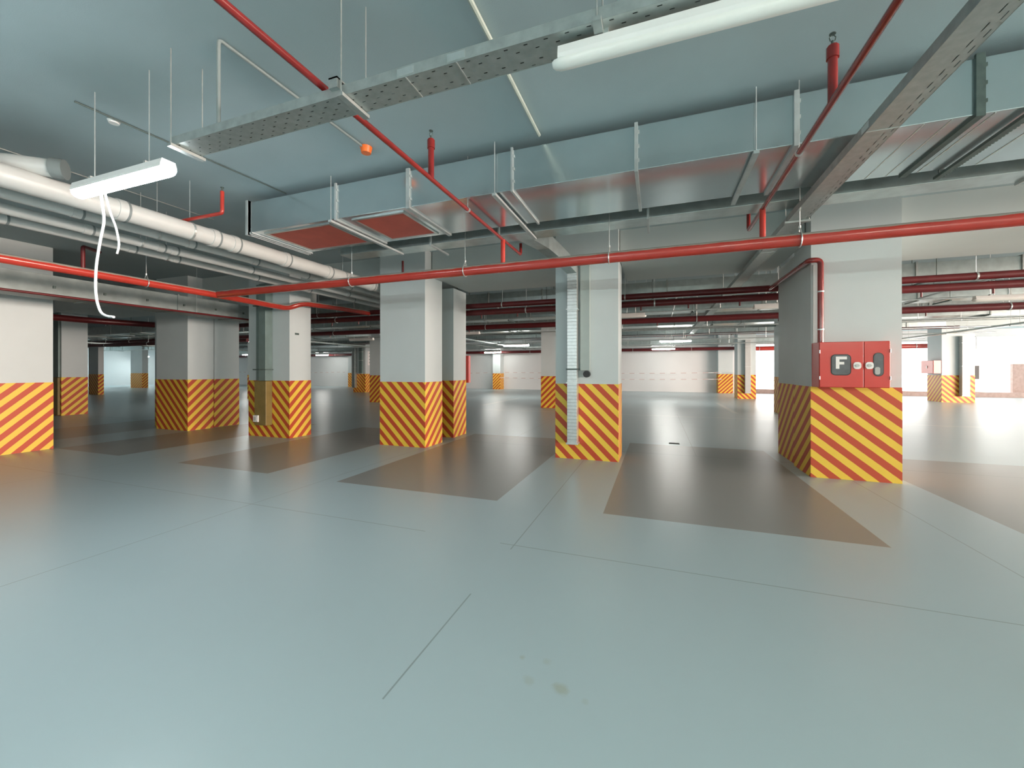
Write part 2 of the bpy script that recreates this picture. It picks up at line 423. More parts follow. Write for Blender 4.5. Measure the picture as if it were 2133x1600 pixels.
GR = 'red fire water pipes'
YM, ZM, RM = 4.72, 2.70, 0.063
pipe('fire_main_pipe', 'long glossy red main pipe crossing in front of all the near columns', 'pipe', [(-7.05, YM, ZM), (9.5, YM, ZM)], RM, 'redmain', GR,
     hangers=[(-4.2, YM, ZM), (-2.36, YM, ZM), (-0.52, YM, ZM), (1.33, YM, ZM), (4.2, YM, ZM)])
pipe('fire_main_pipe', 'red pipe from the left edge past the main pipe corner, dipping beside a column', 'pipe',
     [(-7.05, -2.0, 2.68), (-7.05, 4.7, 2.69), (-7.055, 6.10, 2.665), (-6.93, 6.36, 2.80), (-6.86, 7.3, 2.83), (-6.75, 8.18, 2.83)], RM * 0.92, 'redmain', GR,
     hangers=[(-7.05, 3.71, 2.69, 'Y'), (-7.05, 0.9, 2.69, 'Y')], fillet=0.14)

def sprinkler_line(name, label, x, y0, y1, z, r, ups, drops, endup, clips, rods):
    t = E_(name, (x, y0, z), label, 'pipe', 'red sprinkler branch pipes')
    MB().tube([(x, y0, z), (x, y1, z), (x, y1, z + endup)], r, fillet=0.04).build('pipe_run', 'redmid', t, smooth=True)
    for yy in ups:
        m = MB().cyl((x, yy, z), (x, yy, z + 0.34), r * 1.25, n=12).cyl((x, yy, z + .26), (x, yy, z + 0.33), r * 1.6, n=12)
        u = m.build('sprinkler_riser', 'redmid', t, smooth=True)
        s = MB().cyl((x, yy, z + .34), (x, yy, z + .37), 0.009, n=8)
        s.tube([(x - .012, yy, z + .37), (x - .016, yy, z + .39), (x, yy, z + .41), (x + .016, yy, z + .39), (x + .012, yy, z + .37)], 0.003, n=6)
        s.cyl((x, yy, z + .41), (x, yy, z + .414), 0.018, n=12)
        s.build('sprinkler_head', 'dark', u)
    for yy in drops:
        MB().cyl((x, yy, ZM + 0.05), (x, yy, z), r * 1.35, n=12).build('drop_pipe', 'red', t, smooth=True)
    for yy in clips:
        MB().cyl((x, yy - .012, z), (x, yy + .012, z), r * 1.25, n=12).cyl((x, yy, z + r), (x, yy, CEIL), 0.004, n=6).build('clip_hanger', 'steel', t)
    return t
sprinkler_line('sprinkler_pipe', 'thin red sprinkler pipe running diagonally down from the top left of centre', -1.83, -3.0, 5.42, 3.05, 0.021, [3.01], [YM], 0.16, [3.72, 0.2], [])
sprinkler_line('sprinkler_pipe', 'thin red sprinkler pipe running down from the top right beside the big cable tray', 1.01, -3.0, 5.39, 3.05, 0.021, [2.98], [4.72], 0.2, [3.6, 2.05], [])
t = E_('sprinkler_pipe', (-5.6, 3.08, 3.16), 'short red sprinkler elbow under the ceiling above the pale drain pipes', 'pipe', 'red sprinkler branch pipes')
MB().tube([(-5.6, 3.08, 3.14), (-4.52, 3.08, 3.14), (-4.52, 3.08, 3.38)], 0.019, fillet=.03).build('pipe_run', 'red', t, smooth=True)
MB().cyl((-4.52, 3.08, 3.38), (-4.52, 3.08, 3.42), 0.009).cyl((-4.52, 3.08, 3.42), (-4.52, 3.08, 3.424), 0.018).build('sprinkler_head', 'dark', t)
t = E_('sprinkler_pipe', (-6.1, 5.7, 3.0), 'small red sprinkler elbow behind the left end of the air duct', 'pipe', 'red sprinkler branch pipes')
MB().tube([(-5.0, 5.9, 3.06), (-4.15, 5.9, 3.06), (-4.15, 5.9, 3.3)], 0.019, fillet=.03).build('pipe_run', 'maroon', t, smooth=True)
t = E_('sprinkler_pipe', (-7.9, 4.4, 2.75), 'dark red vertical stub behind the hanging white cables', 'pipe', 'red sprinkler branch pipes')
MB().tube([(-7.05, 3.02, 2.74), (-7.05, 3.02, 3.02), (-7.3, 3.3, 3.05)], 0.022, fillet=.03).build('pipe_run', 'maroon', t, smooth=True)

# drain pipes
GD = 'pale plastic drain pipes'
def drain(x, z, r, y0, y1, label, coup, hang, extra=()):
    t = E_('drain_pipe', (x, y0, z), label, 'pipe', GD)
    MB().tube([(x, y0, z), (x, y1, z)], r, n=24).build('pipe_run', 'pvc', t, smooth=True)
    for yy in coup:
        MB().cyl((x, yy - .035, z), (x, yy + .035, z), r * 1.1, n=24).build('socket', 'pvc', t, smooth=True)
        MB().cyl((x, yy + .035, z), (x, yy + .055, z), r * 1.12, n=24).build('sealing_ring', 'pvcdark', t, smooth=True)
    for yy in hang:
        MB().cyl((x, yy - .01, z), (x, yy + .01, z), r * 1.08, n=24).cyl((x, yy, z + r), (x, yy, CEIL), 0.004, n=6).build('hanger', 'steel', t)
drain(-5.09, 3.015, 0.098, -1.0, 7.4, 'thick pale drain pipe, the topmost and largest of the bundle at left', [2.45, 3.35, 3.6, 4.35, 5.15, 6.2], [3.1, 5.5])
drain(-5.50, 2.99, 0.052, 0.2, 8.7, 'slim pale drain pipe directly beside the thick one', [2.3, 3.35, 4.2, 5.1, 6.1, 7.1], [3.0])
drain(-6.00, 2.98, 0.052, 0.0, 8.7, 'third pale drain pipe from the thick one', [2.6, 3.3, 3.45, 4.5, 5.6, 6.6, 7.6], [3.1])
drain(-6.40, 2.98, 0.052, 0.0, 8.7, 'outermost pale drain pipe of the bundle at left', [2.1, 3.2, 3.7, 4.9, 6.0, 7.2], [3.6])
t = E_('drain_pipe', (-4.7, .9, 3.05), 'pale drain elbow at the left edge beside the lit lamp', 'pipe', GD)
MB().tube([(-5.8, 1.55, 3.2), (-5.2, 1.75, 3.17), (-4.93, 1.98, 3.17)], 0.075, n=20, fillet=.1).build('pipe_run', 'pvc', t, smooth=True)
MB().cyl((-4.97, 1.93, 3.17), (-4.91, 1.99, 3.17), 0.085, n=20).build('sealing_ring', 'pvcdark', t, smooth=True)

# red riser on the cabinet column
pipe('fire_riser_pipe', 'dark red riser bending over the corner of the cabinet column down to the red cabinet', 'pipe',
     [(1.855, 8.17, 2.84), (1.855, 6.21, 2.83), (1.985, 6.235, 2.83), (1.985, 6.235, 1.757)], 0.034, 'redmid', GR, fillet=0.09,
     couplings=[((1.985, 6.235, 2.42), (0, 0, 1)), ((1.985, 6.235, 1.93), (0, 0, 1))], cmat='steel', cw=0.008)
t = tag(MB().cyl((1.915, 6.285, 1.757), (1.915, 6.285, 2.78), 0.011, n=10).build('electrical_conduit', 'pvc', None, smooth=True),
        'thin pale conduit beside the dark red riser on the cabinet column', 'conduit')

# ------------------------------------------------------------------ big ventilation duct
def duct_body(mb, x0, x1, y0, y1, z0, z1): return mb.box(x0, x1, y0, y1, z0, z1, bevel=0.006)
D0, D1 = 3.60, 4.48
DZ0, DZ1 = 3.12, 3.50
t = E_('ventilation_duct', (-4.8, (D0 + D1) / 2, DZ0), 'large rectangular galvanised air duct running under the ceiling across the picture', 'duct')
MB().box(-4.78, 9.5, D0, D1, DZ0, DZ1, bevel=0.005).build('duct_body', 'galv2', t)
for x, w in [(-3.42, .012), (-2.46, .022), (-1.30, .010), (-0.17, .014), (0.99, .016), (2.03, .024), (3.2, .014), (4.4, .014)]:
    m = MB()
    e = 0.02
    m.box(x - w, x + w, D0 - e, D0, DZ0 - e, DZ1 + e)
    m.box(x - w, x + w, D1, D1 + e, DZ0 - e, DZ1 + e)
    m.box(x - w, x + w, D0, D1, DZ0 - e, DZ0)
    for zz in (DZ0 + .08, DZ0 + .2, DZ0 + .32): m.box(x + w, x + w + .012, D0 - .016, D0, zz - .012, zz + .012)
    m.build('joint_flange', 'dark' if abs(x - 2.03) < .01 else 'flange', t)
for x in (-3.47, -1.47, 0.72, 2.30):
    m = MB().box(x - .02, x + .02, D0 - .05, D1 + .45 if x < 0.6 else D1 + .1, DZ0 - .045, DZ0 - .021)
    m.cyl((x, D0 - .03, DZ0 - .04), (x, D0 - .03, CEIL), 0.0045, n=6)
    m.cyl((x, D1 + .06, DZ0 - .04), (x, D1 + .06, CEIL), 0.0045, n=6)
    if x > 2:
        for q in range(30): m.box(x + .02, x + .034, D0 + q * .032, D0 + q * .032 + .016, DZ0 - .045, DZ0 - .03)
    m.build('support_channel', 'dark' if x > 2 else 'flange', t)
for (a, b) in [(-4.60, -3.62), (-3.24, -2.60)]:
    f = MB()
    f.box(a, b, D0 + .1, D1 - .1, DZ0 - .002, DZ0 + .002)
    o = f.build('access_panel', 'orange', t); o['label'] = 'orange-red painted opening cover'
    g = MB()
    g.box(a - .03, a, D0 + .07, D1 - .07, DZ0 - .012, DZ0); g.box(b, b + .03, D0 + .07, D1 - .07, DZ0 - .012, DZ0)
    g.box(a, b, D0 + .07, D0 + .1, DZ0 - .012, DZ0); g.box(a, b, D1 - .1, D1 - .07, DZ0 - .012, DZ0)
    g.build('panel_rim', 'galv', o)
m = MB()
for q, dx in enumerate((0, .03, .06)):
    m.box(-4.80 - .002 + dx * 1.2, -4.79 + dx * 1.2, D0 - .02, D1 + .03, DZ0 - .02 - .006 * (2 - q), DZ1 + .02 if q == 0 else DZ0)
m.box(-4.83, -4.79, D0 - .025, D0 + .02, DZ0 - .03, DZ1 + .02)
m.build('end_flange', 'flange', t)
# reflective folds under the right side
m = MB()
for x in (1.75, 1.9, 2.12, 2.5): m.box(x - .004, x + .004, D0 + .01, D1 - .01, DZ0 - .003, DZ0 + .001)
m.build('sheet_fold', 'steel', t)

t = E_('ventilation_duct', (-4.5, 4.9, DZ0), 'narrow galvanised duct tucked behind the large air duct', 'duct')
MB().box(-4.45, 9.5, 4.76, 5.03, DZ0, DZ1 - .02, bevel=.004).build('duct_body', 'galv', t)
for x in (-2.9, -1.9, -0.1, 1.45, 3.1):
    MB().box(x - .012, x + .012, 4.745, 5.25 if x < 0 else 5.045, DZ0 - .022, DZ0).box(x - .012, x + .012, 4.745, 4.76, DZ0, DZ1).build('joint_flange', 'flange', t)

# silver duct running down the column
t = E_('drop_duct', (-1.24, 6.3, 0.25), 'silver ribbed rectangular duct running down the front of a column to its stripes', 'duct')
MB().box(-1.315, -1.165, 6.14, 6.30, 0.26, 3.02, bevel=.004).build('duct_body', 'steel', t)
m = MB()
prof = [(-1.66, 5.03, 3.14, 3.4, .2), (-1.52, 5.5, 3.12, 3.34, .17), (-1.32, 5.95, 2.98, 3.16, .155), (-1.24, 6.14, 2.9, 3.06, .15)]
rings = []
for (x, y, z0, z1, w) in prof:
    rings.append([m.bm.verts.new(v) for v in ((x - w / 2, y, z0), (x + w / 2, y, z0), (x + w / 2, y, z1), (x - w / 2, y, z1))])
for a, b in zip(rings, rings[1:]):
    for q in range(4): m.bm.faces.new((a[q], a[(q + 1) % 4], b[(q + 1) % 4], b[q]))
m.bm.faces.new(rings[0][::-1]); m.bm.faces.new(rings[-1])
m.build('flared_neck', 'galv', t)
for zz in (2.35, 1.42, 1.21, 0.27):
    MB().box(-1.33, -1.15, 6.125, 6.30, zz - .012, zz + .012).build('joint_band', 'steel' if zz != 1.42 else 'dark', t)
m = MB(); zz = 0.33
while zz < 2.9:
    m.box(-1.318, -1.162, 6.135, 6.142, zz, zz + .006); zz += 0.052
m.build('ribs', 'galvdull', t)
tag(MB().box(-1.13, -0.985, 6.25, 6.319, 1.40, 3.1, bevel=.004).build('cable_channel', 'channel2'), 'flat grey-green channel on the column right of the silver drop duct', 'channel')
tag(MB().cyl((-1.03, 6.22, 1.345), (-1.03, 6.319, 1.345), 0.052, n=24).build('round_cap', 'black', smooth=True), 'black round cap on the column beside the silver drop duct', 'cap')

# dark channel on the fourth column
t = E_('cable_channel', (-7.7, 6.2, 0.2), 'dark grey-green boxed channel on a column, painted over at its foot', 'channel')
MB().box(-7.93, -7.80, 6.10, 6.215, 1.19, 3.2, bevel=.004).box(-7.79, -7.60, 6.05, 6.215, 1.19, 3.2, bevel=.004).build('upper_channel', 'greenduct', t)
MB().box(-7.93, -7.60, 6.06, 6.212, 0.26, 1.185, bevel=.01).build('lower_channel', 'brownbox', t)
for zz in (1.42, 2.75): MB().box(-7.95, -7.58, 6.04, 6.215, zz - .012, zz + .012).build('clamp_band', 'dark', t)
t = E_('wall_socket', (-7.86, 6.05, 0.35), 'small white socket box at the foot of the dark channelled column', 'socket')
MB().box(-7.93, -7.79, 6.03, 6.058, 0.33, 0.47, bevel=.006).build('socket_plate', 'white', t)
MB().box(-7.90, -7.83, 6.022, 6.03, 0.36, 0.44, bevel=.004).build('socket_cover', 'pvc', t)
tag(MB().box(-7.16, -7.125, 6.35, 6.45, 2.15, 2.19).build('wall_hook', 'dark'), 'tiny dark bracket stub on the right side of the dark channelled column', 'bracket')

# duct pipe at the left column
t = E_('vertical_pipe', (-17.9, 6.8, 0), 'dark green square downpipe on the column behind the leftmost column', 'pipe')
MB().box(-17.75, -17.42, 6.89, 6.945, 1.19, 3.2, bevel=.01).build('upper_pipe', 'greenduct', t)
MB().box(-17.75, -17.42, 6.88, 6.94, 0.02, 1.185, bevel=.01).build('painted_foot', 'brownbox', t)

# ------------------------------------------------------------------ cable trays
def tray(label, axis, a0, a1, c0, c1, z, hgt, rods, mat='perf', clips=(), joints=()):
    """axis 'X' : runs along X from a0..a1, between Y c0..c1"""
    loc = (a0, (c0 + c1) / 2, z) if axis == 'X' else ((c0 + c1) / 2, a0, z)
    t = E_('cable_tray', loc, label, 'cable tray', 'galvanised cable trays')
    def bx(mb, l0, l1, w0, w1, z0, z1):
        return mb.box(l0, l1, w0, w1, z0, z1) if axis == 'X' else mb.box(w0, w1, l0, l1, z0, z1)
    def uv(co, n):
        l, w = (co.x, co.y) if axis == 'X' else (co.y, co.x)
        return (l, w - c0) if abs(n.z) > .5 else (l, co.z - z)
    bx(MB(), a0, a1, c0, c1, z, z + .002).build('tray_bottom', mat, t, uvf=uv)
    m = MB(); bx(m, a0, a1, c0 - .002, c0, z - .001, z + hgt); bx(m, a0, a1, c1, c1 + .002, z - .001, z + hgt)
    bx(m, a0, a1, c0 - .002, c0 + .006, z + hgt, z + hgt + .002); bx(m, a0, a1, c1 - .006, c1 + .002, z + hgt, z + hgt + .002)
    m.build('side_rail', 'galvdull', t)
    for r in joints:
        m = MB(); bx(m, r - .05, r + .05, c0 - .005, c0 - .002, z + .008, z + hgt - .008); bx(m, r - .003, r + .003, c0, c1, z - .003, z)
        m.build('joint_plate', 'steel', t)
    for r in rods:
        m = MB(); bx(m, r - .02, r + .02, c0 - .03, c1 + .03, z - .022, z - .002)
        for c in (c0 - .018, c1 + .018):
            p = (r, c) if axis == 'X' else (c, r)
            m.cyl((p[0], p[1], z - .02), (p[0], p[1], CEIL), 0.0042, n=6)
        m.build('threaded_hanger', 'galvdull', t)
    return t
ta = tray('perforated cable tray crossing overhead from the lit lamp to the top right', 'X', -3.16, 1.22, 1.80, 1.965, 2.95, 0.055, [-3.12, -1.66, -0.25], joints=[-0.95, -1.25])
tb = tray('wide shiny cable tray running down from the top right corner and on past the beam', 'Y', -3.0, 21.5, 1.30, 1.475, 2.98, 0.06, [0.6, 5.0, 9.3, 11.2, 13.5], joints=[3.3, 6.2, 10.2], mat='perf2')
MB().box(-1.74, -1.68, 1.772, 1.80, 2.985, 3.045).box(-1.74, -1.68, 1.772, 1.85, 3.035, 3.045).build('clip_bracket', 'galvdull', ta)
m = MB()
for k_ in range(5): m.tube([(-3.2, 1.83 + .025 * k_, 2.96 + .004), (-1.0, 1.832 + .026 * k_, 2.957 + .004), (1.2, 1.835 + .024 * k_, 2.962)], 0.007, n=6)
tag(m.build('cable_bundle', 'black', smooth=True), 'dark cables lying inside the overhead cable tray by the unlit lamp', 'cables')

# ------------------------------------------------------------------ lamps
def lamp(label, x0, x1, y, z, lit, group, near=False, w=0.055, rods=True, rod_top=CEIL, mat=None):
    t = E_('batten_lamp', ((x0 + x1) / 2, y, z), label, 'lamp', group)
    # housing: shallow trapezoid extruded along X
    MB().prism([(y - w * .8, z + .06), (y - w, z + .02), (y - w, z), (y + w, z), (y + w, z + .02), (y + w * .8, z + .06)], x0 + .03, x1 - .03, 'X').build('housing', 'white', t)
    # diffuser : rounded stadium body
    m = MB(); segs = 8; rings = []
    L = x1 - x0
    for i, (fx, fs) in enumerate([(0, .45), (.012, .78), (.035, .95), (.07, 1), (L - .07, 1), (L - .035, .95), (L - .012, .78), (L, .45)]):
        ring = []
        for q in range(segs * 2):
            a = math.pi + math.pi * q / (segs * 2 - 1)
            ring.append(m.bm.verts.new((x0 + fx, y + math.cos(a) * w * fs, z + math.sin(a) * w * .95 * fs)))
        rings.append(ring)
    for a, b in zip(rings, rings[1:]):
        for q in range(len(a)): m.bm.faces.new((a[q], a[(q + 1) % len(a)], b[(q + 1) % len(a)], b[q]))
    m.bm.faces.new(rings[0][::-1]); m.bm.faces.new(rings[-1])
    m.build('diffuser', mat or (('lamp_near' if near else 'lamp_far') if lit else 'offlamp'), t, smooth=True)
    if rods:
        for xx in (x0 + .25, x1 - .25):
            m = MB().box(xx - .012, xx + .012, y - w * .6, y + w * .6, z + .06, z + .085)
            m.cyl((xx, y, z + .07), (xx, y, rod_top), 0.004, n=6)
            m.build('hanger', 'steel', t)
    return t
lamp('bright lit fluorescent batten at left with cut white cables dangling', -4.43, -3.25, 1.86, 2.84, True, 'ceiling batten lamps', near=True, w=.053)
lamp('unlit white fluorescent batten under the tray at the top', -0.47, 0.83, 1.875, 2.865, False, 'ceiling batten lamps', w=.036, rod_top=2.945)
for (x, y, lab, ln) in [(-26.6, 26.4, 'small lit lamp glowing between the dark channelled and wide striped columns', 1.3),
                    (-6.9, 19.7, 'lit lamp just left of the shaded column behind the silver duct column', 1.4),
                    (-11.1, 26.6, 'lit lamp hanging before the slim pilaster on the far wall', 1.3),
                    (0.35, 25.9, 'lit lamp low against the far wall left of the pale-duct column', 1.3),
                    (0.75, 19.1, 'brightest distant lamp beside the end of the long cable tray', 1.3),
                    (-31.5, 23.6, 'tiny lit lamp between the wide stepped and dark channelled columns', 1.4),
                    (-38.0, 15.5, 'far lit lamp seen through the left gap under silver ducts', 1.6),
                    (-46, 19.0, 'added lamp brightening the white end wall at far left', 1.5),
                    (-46, 14.5, 'added lamp brightening the end wall, hidden behind the thin distant column', 1.5),
                    (-46, 24.0, 'added lamp brightening the end wall, hidden behind the column right of the gap', 1.5),
                    (-16.5, 12.6, 'lit lamp behind the dark channelled column', 1.4)]:
    lamp(lab, x - ln / 2, x + ln / 2, y, 2.72, True, 'ceiling batten lamps', w=.07, mat='lamp_fill' if x < -40 else None)  # the lamps by the end wall are added to whiten it
for (x, y, lab) in [(-4.2, -0.9, 'added fill lamp behind the viewer to the left'), (-1.2, -0.9, 'added fill lamp close behind the viewer'), (1.8, -0.9, 'added fill lamp behind the viewer to the right'), (4.8, -0.9, 'added fill lamp behind the viewer, far right')]:
    lamp(lab, x - .66, x + .66, y - 1.0, 2.60, True, 'added fill lamps behind the viewer', w=.058, mat='lamp_fill' if x < 0 else 'lamp_fill2')  # unseen row added for front light on floor and columns

t = E_('hanging_cable', (-4.02, 1.84, 2.78), 'long white cut cable dangling from the lit lamp, curling at its end', 'cable')
Yc = 1.85
def scale(p): return [(x, Yc, z) for x, z in p]
MB().tube(scale([(-4.08, 2.80), (-4.05, 2.66), (-4.03, 2.56), (-4.09, 2.40), (-4.14, 2.22), (-4.15, 2.05), (-4.13, 1.94), (-4.08, 1.85), (-4.0, 1.82), (-3.91, 1.81)]), 0.009, n=10, fillet=.06).build('cable_run', 'cable', t, smooth=True)
t = E_('hanging_cable', (-4.02, 1.84, 2.78), 'short white cut cable dangling beside the long one under the lit lamp', 'cable')
MB().tube([(x, Yc + .02, z) for x, z in [(-4.07, 2.80), (-4.0, 2.63), (-3.92, 2.50), (-3.885, 2.38), (-3.89, 2.34), (-3.91, 2.30)]], 0.007, n=10, fillet=.05).build('cable_run', 'cable', t, smooth=True)

# ------------------------------------------------------------------ ceiling conduits and sensors
def conduit(label, pts, r=0.011, fillet=0.03, mat='galvdull', name='ceiling_conduit'):
    return tag(MB().tube(pts, r, n=8, fillet=fillet).build(name, mat, smooth=True), label, 'conduit', 'ceiling conduits')
conduit('grey conduit bent up from the tray and along the ceiling to the orange detector', [(-2.72, 1.83, 3.0), (-2.72, 1.83, 3.585), (-2.70, 3.18, 3.585)], 0.012, mat='conduitgrey')
conduit('straight grey conduit along the ceiling ending at the big air duct, right of centre', [(-1.05, -2, 3.58), (-1.03, 3.58, 3.58)], 0.017, mat='conduitpale')
conduit('thin dark conduit on the ceiling above the lit lamp', [(-4.46, 1.86, 3.59), (-4.32, 3.72, 3.59)], 0.007, mat='dark')
conduit('thin conduit on the ceiling at the far left above the lamp', [(-6.1, 1.2, 3.59), (-6.05, 4.0, 3.59)], 0.007)
t = E_('smoke_detector', (-2.69, 3.22, 3.56), 'round orange-capped smoke detector on the ceiling', 'detector')
MB().cyl((-2.69, 3.22, 3.58), (-2.69, 3.22, 3.599), 0.05, n=24).build('base', 'white', t, smooth=True)
MB().cyl((-2.69, 3.22, 3.535), (-2.69, 3.22, 3.594), 0.045, 0.058, n=24).build('cap', 'orangebright', t, smooth=True)
t = E_('ceiling_sensor', (-4.5, 2.1, 3.58), 'small white disc on the ceiling at upper left above the lit lamp', 'sensor')
MB().cyl((-4.50, 2.13, 3.575), (-4.50, 2.13, 3.599), 0.035, 0.045, n=20).build('base', 'white', t, smooth=True)

# left-hand duct along the left columns
t = E_('ventilation_duct', (-9.2, -1, 2.55), 'long grey duct at left passing in front of the leftmost columns', 'duct')
MB().box(-9.35, -8.72, -2.0, 8.05, 2.56, 2.86, bevel=.004).build('duct_body', 'greylong', t)
for y in (0.3, 1.5, 2.7, 3.9, 5.1, 6.3, 7.5): MB().box(-9.37, -8.70, y - .012, y + .012, 2.545, 2.875).build('joint_flange', 'greylong', t)
m = MB()
for q in range(14):
    y = -.2 + q * .6; m.box(-8.72, -8.70, y - .01, y + .02, 2.66, 2.70)
m.build('rivets', 'dark', t)
pipe('sprinkler_pipe', 'thin dark red pipe along the lower edge of the long grey duct at left', 'pipe', [(-8.66, -2, 2.545), (-8.66, 8.05, 2.545)], 0.019, 'maroon', 'red sprinkler branch pipes', hangers=[(-8.66, 1.9, 2.545, 'Y'), (-8.66, 5.4, 2.545, 'Y')], clevis=False)

# ------------------------------------------------------------------ fire hose cabinet with F
cx0, cx1, cyf, cyb, cz0, cz1 = 1.905, 2.61, 6.04, 6.296, 1.19, 1.755
t = E_('fire_hose_cabinet', ((cx0 + cx1) / 2, cyb, cz0), 'red double-door fire hose cabinet marked F on the big right column', 'cabinet', 'red fire cabinets')
MB().box(cx0, cx1, cyf, cyb, cz0, cz1, bevel=.004).build('cabinet_body', 'redcab', t)
xs = 2.355
def door(x0, x1):
    return MB().box(x0, x1, cyf - .016, cyf - .001, cz0 + .006, cz1 - .006, bevel=.003).build('door', 'redcab', t)
d1 = door(cx0 + .004, xs - .004); d2 = door(xs + .004, cx1 - .003)
def rrect(xc, zc, w, h, r, n=6):
    pts = []
    for (sx, sz, a0) in ((1, 1, 0), (-1, 1, 90), (-1, -1, 180), (1, -1, 270)):
        for q in range(n + 1):
            a = math.radians(a0 + 90 * q / n)
            pts.append((xc + sx * (w / 2 - r) + r * math.cos(a), zc + sz * (h / 2 - r) + r * math.sin(a)))
    return pts
yd = cyf - .016
wz = (cz0 + cz1) / 2 + .0
g1 = MB().prism(rrect(2.125, wz - .002, .185, .24, .04), yd - .004, yd - .0005).build('window', 'glass', d1)
MB().prism(rrect(2.125, wz - .002, .205, .26, .048), yd - .003, yd - .0002).build('window_rim', 'black', d1)
g2 = MB().prism(rrect(2.495, wz, .088, .27, .042), yd - .004, yd - .0005).build('window', 'glass', d2)
MB().prism(rrect(2.495, wz, .102, .285, .05), yd - .003, yd - .0002).build('window_rim', 'black', d2)
MB().prism(rrect(2.485, wz - .075, .05, .09, .02), yd - .0055, yd - .004).build('window_reflection', 'glassrefl', d2)  # pale patch laid on the pane as a painted reflection
f = MB(); fx, fz = 2.072, wz - .050
f.prism([(fx, fz), (fx + .036, fz), (fx + .036, fz + .052), (fx + .085, fz + .052), (fx + .085, fz + .084), (fx + .036, fz + .084), (fx + .036, fz + .115), (fx + .112, fz + .115), (fx + .112, fz + .15), (fx, fz + .15)], yd - .007, yd - .004)
o = f.build('letter_f', 'white', d1); o['label'] = 'white letter F on the window'
for xx, dd in ((2.287, d1), (2.407, d2)):
    kb = MB().prism(rrect(xx, wz - .012, .078, .085, .03), yd - .010, yd - .0005).build('knob', 'white', dd, smooth=False); kb['label'] = 'white latch knob'
    MB().cyl((xx, yd - .016, wz - .012), (xx, yd - .010, wz - .012), 0.018, n=16).box(xx - .022, xx + .022, yd - .018, yd - .016, wz - .018, wz - .008).build('knob_grip', 'pvc', dd)
m = MB()
for zz in (cz0 + .12, cz1 - .12):
    m.cyl((cx0 + .002, yd - .004, zz - .02), (cx0 + .002, yd - .004, zz + .02), 0.006, n=8); m.cyl((cx1 - .002, yd - .004, zz - .02), (cx1 - .002, yd - .004, zz + .02), 0.006, n=8)
m.build('hinge', 'steel', t)
# other cabinets
t = E_('fire_hose_cabinet', (-3.9, 8.15, 1.15), 'edge-on red cabinet behind the right side of the twin column', 'cabinet', 'red fire cabinets')
MB().box(-4.6, -3.935, 8.045, 8.14, 1.13, 1.73, bevel=.004).build('cabinet_body', 'redcab', t)
MB().box(-4.59, -3.945, 8.14, 8.155, 1.14, 1.72, bevel=.003).build('door', 'redcab', t)
t = E_('fire_hose_cabinet', (11.8, 23.6, 1.3), 'small red cabinet on the left side of the far right column', 'cabinet', 'red fire cabinets')
MB().box(11.58, 11.845, 23.22, 24.1, 1.27, 1.85, bevel=.004).build('cabinet_body', 'redcab', t)
o = MB().box(11.565, 11.58, 23.24, 24.08, 1.28, 1.84, bevel=.003).build('door', 'redcab', t)
MB().box(11.55, 11.565, 23.62, 23.68, 1.5, 1.62).build('knob', 'white', o)
t = E_('fire_hose_cabinet', (-17.5, 21.5, 1.2), 'tiny red cabinet beside the distant column with the sign strip', 'cabinet', 'red fire cabinets')
MB().box(-17.595, -17.35, 21.5, 22.3, 1.22, 1.85, bevel=.004).build('cabinet_body', 'redcab', t)
MB().box(-17.35, -17.335, 21.51, 22.29, 1.23, 1.84).build('door', 'redcab', t)
t = E_('column_sign', (-17.58, 21.2, 1.7), 'narrow white sign strip with dark marks on a distant column', 'sign')
MB().box(-17.60 + .005, -17.585, 21.2, 21.75, 1.75, 2.65).build('sign_board', 'white', t)
m = MB()
for q in range(4): m.box(-17.585, -17.58, 21.33, 21.62, 1.9 + q * .2, 1.94 + q * .2)
m.build('sign_marks', 'dark', t)

# far column ducts
def drop(label, x0, x1, y0, y1, z0, z1, mat='galv'):
    t = E_('drop_duct', ((x0 + x1) / 2, y0, z0), label, 'duct', 'pale drop ducts on far columns')
    MB().box(x0, x1, y0, y1, z0, z1, bevel=.005).build('duct_body', mat, t)
    for zz in (z0 + .02, (z0 + z1) / 2, z1 - .3): MB().box(x0 - .015, x1 + .015, y0 - .015, y1, zz - .012, zz + .012).build('joint_band', 'steel', t)
drop('pale drop duct on the distant column before the bright opening', 4.06, 4.30, 22.42, 22.59, 0.28, 2.9, 'pvc')
drop('pale drop duct on the far right column', 12.42, 12.68, 22.98, 23.18, 0.28, 2.9, 'pvc')
drop('silver drop pipe on the distant column with the sign strip', -18.5, -18.25, 20.78, 20.98, 0.3, 2.9)
drop('dark drop duct next to the silver pipe on the distant sign column', -18.0, -17.75, 20.85, 20.98, 1.2, 2.9, 'greenduct')

# ------------------------------------------------------------------ services further back
def run(name, label, cat, x0, x1, y, z, r, mat, group, hx=(), stubs=(), coup=()):
    t = E_(name, (x0, y, z), label, cat, group)
    MB().tube([(x0, y, z), (x1, y, z)], r, n=16).build('pipe_run', mat, t, smooth=True)
    for x in hx:
        m = MB().cyl((x - .012, y, z), (x + .012, y, z), r * 1.1, n=16).cyl((x, y, z + r), (x, y, CEIL), .005, n=6)
        m.build('hanger', 'steel', t)
    for x in stubs:
        MB().cyl((x, y, z - r - .07), (x, y, z - r + .01), .014, n=8).build('outlet_stub', mat, t)
    for x in coup: MB().cyl((x - .05, y, z), (x + .05, y, z), r * 1.15, n=16).build('coupling', mat, t, smooth=True)
rng = lambda a, b, s: [a + s * i for i in range(int((b - a) / s) + 1)]
run('fire_main_pipe', 'upper of two stacked maroon pipes just behind the near beam', 'pipe', -13, 12, 8.22, 2.85, .058, 'maroon', GR, hx=rng(-11, 11, 2.6))
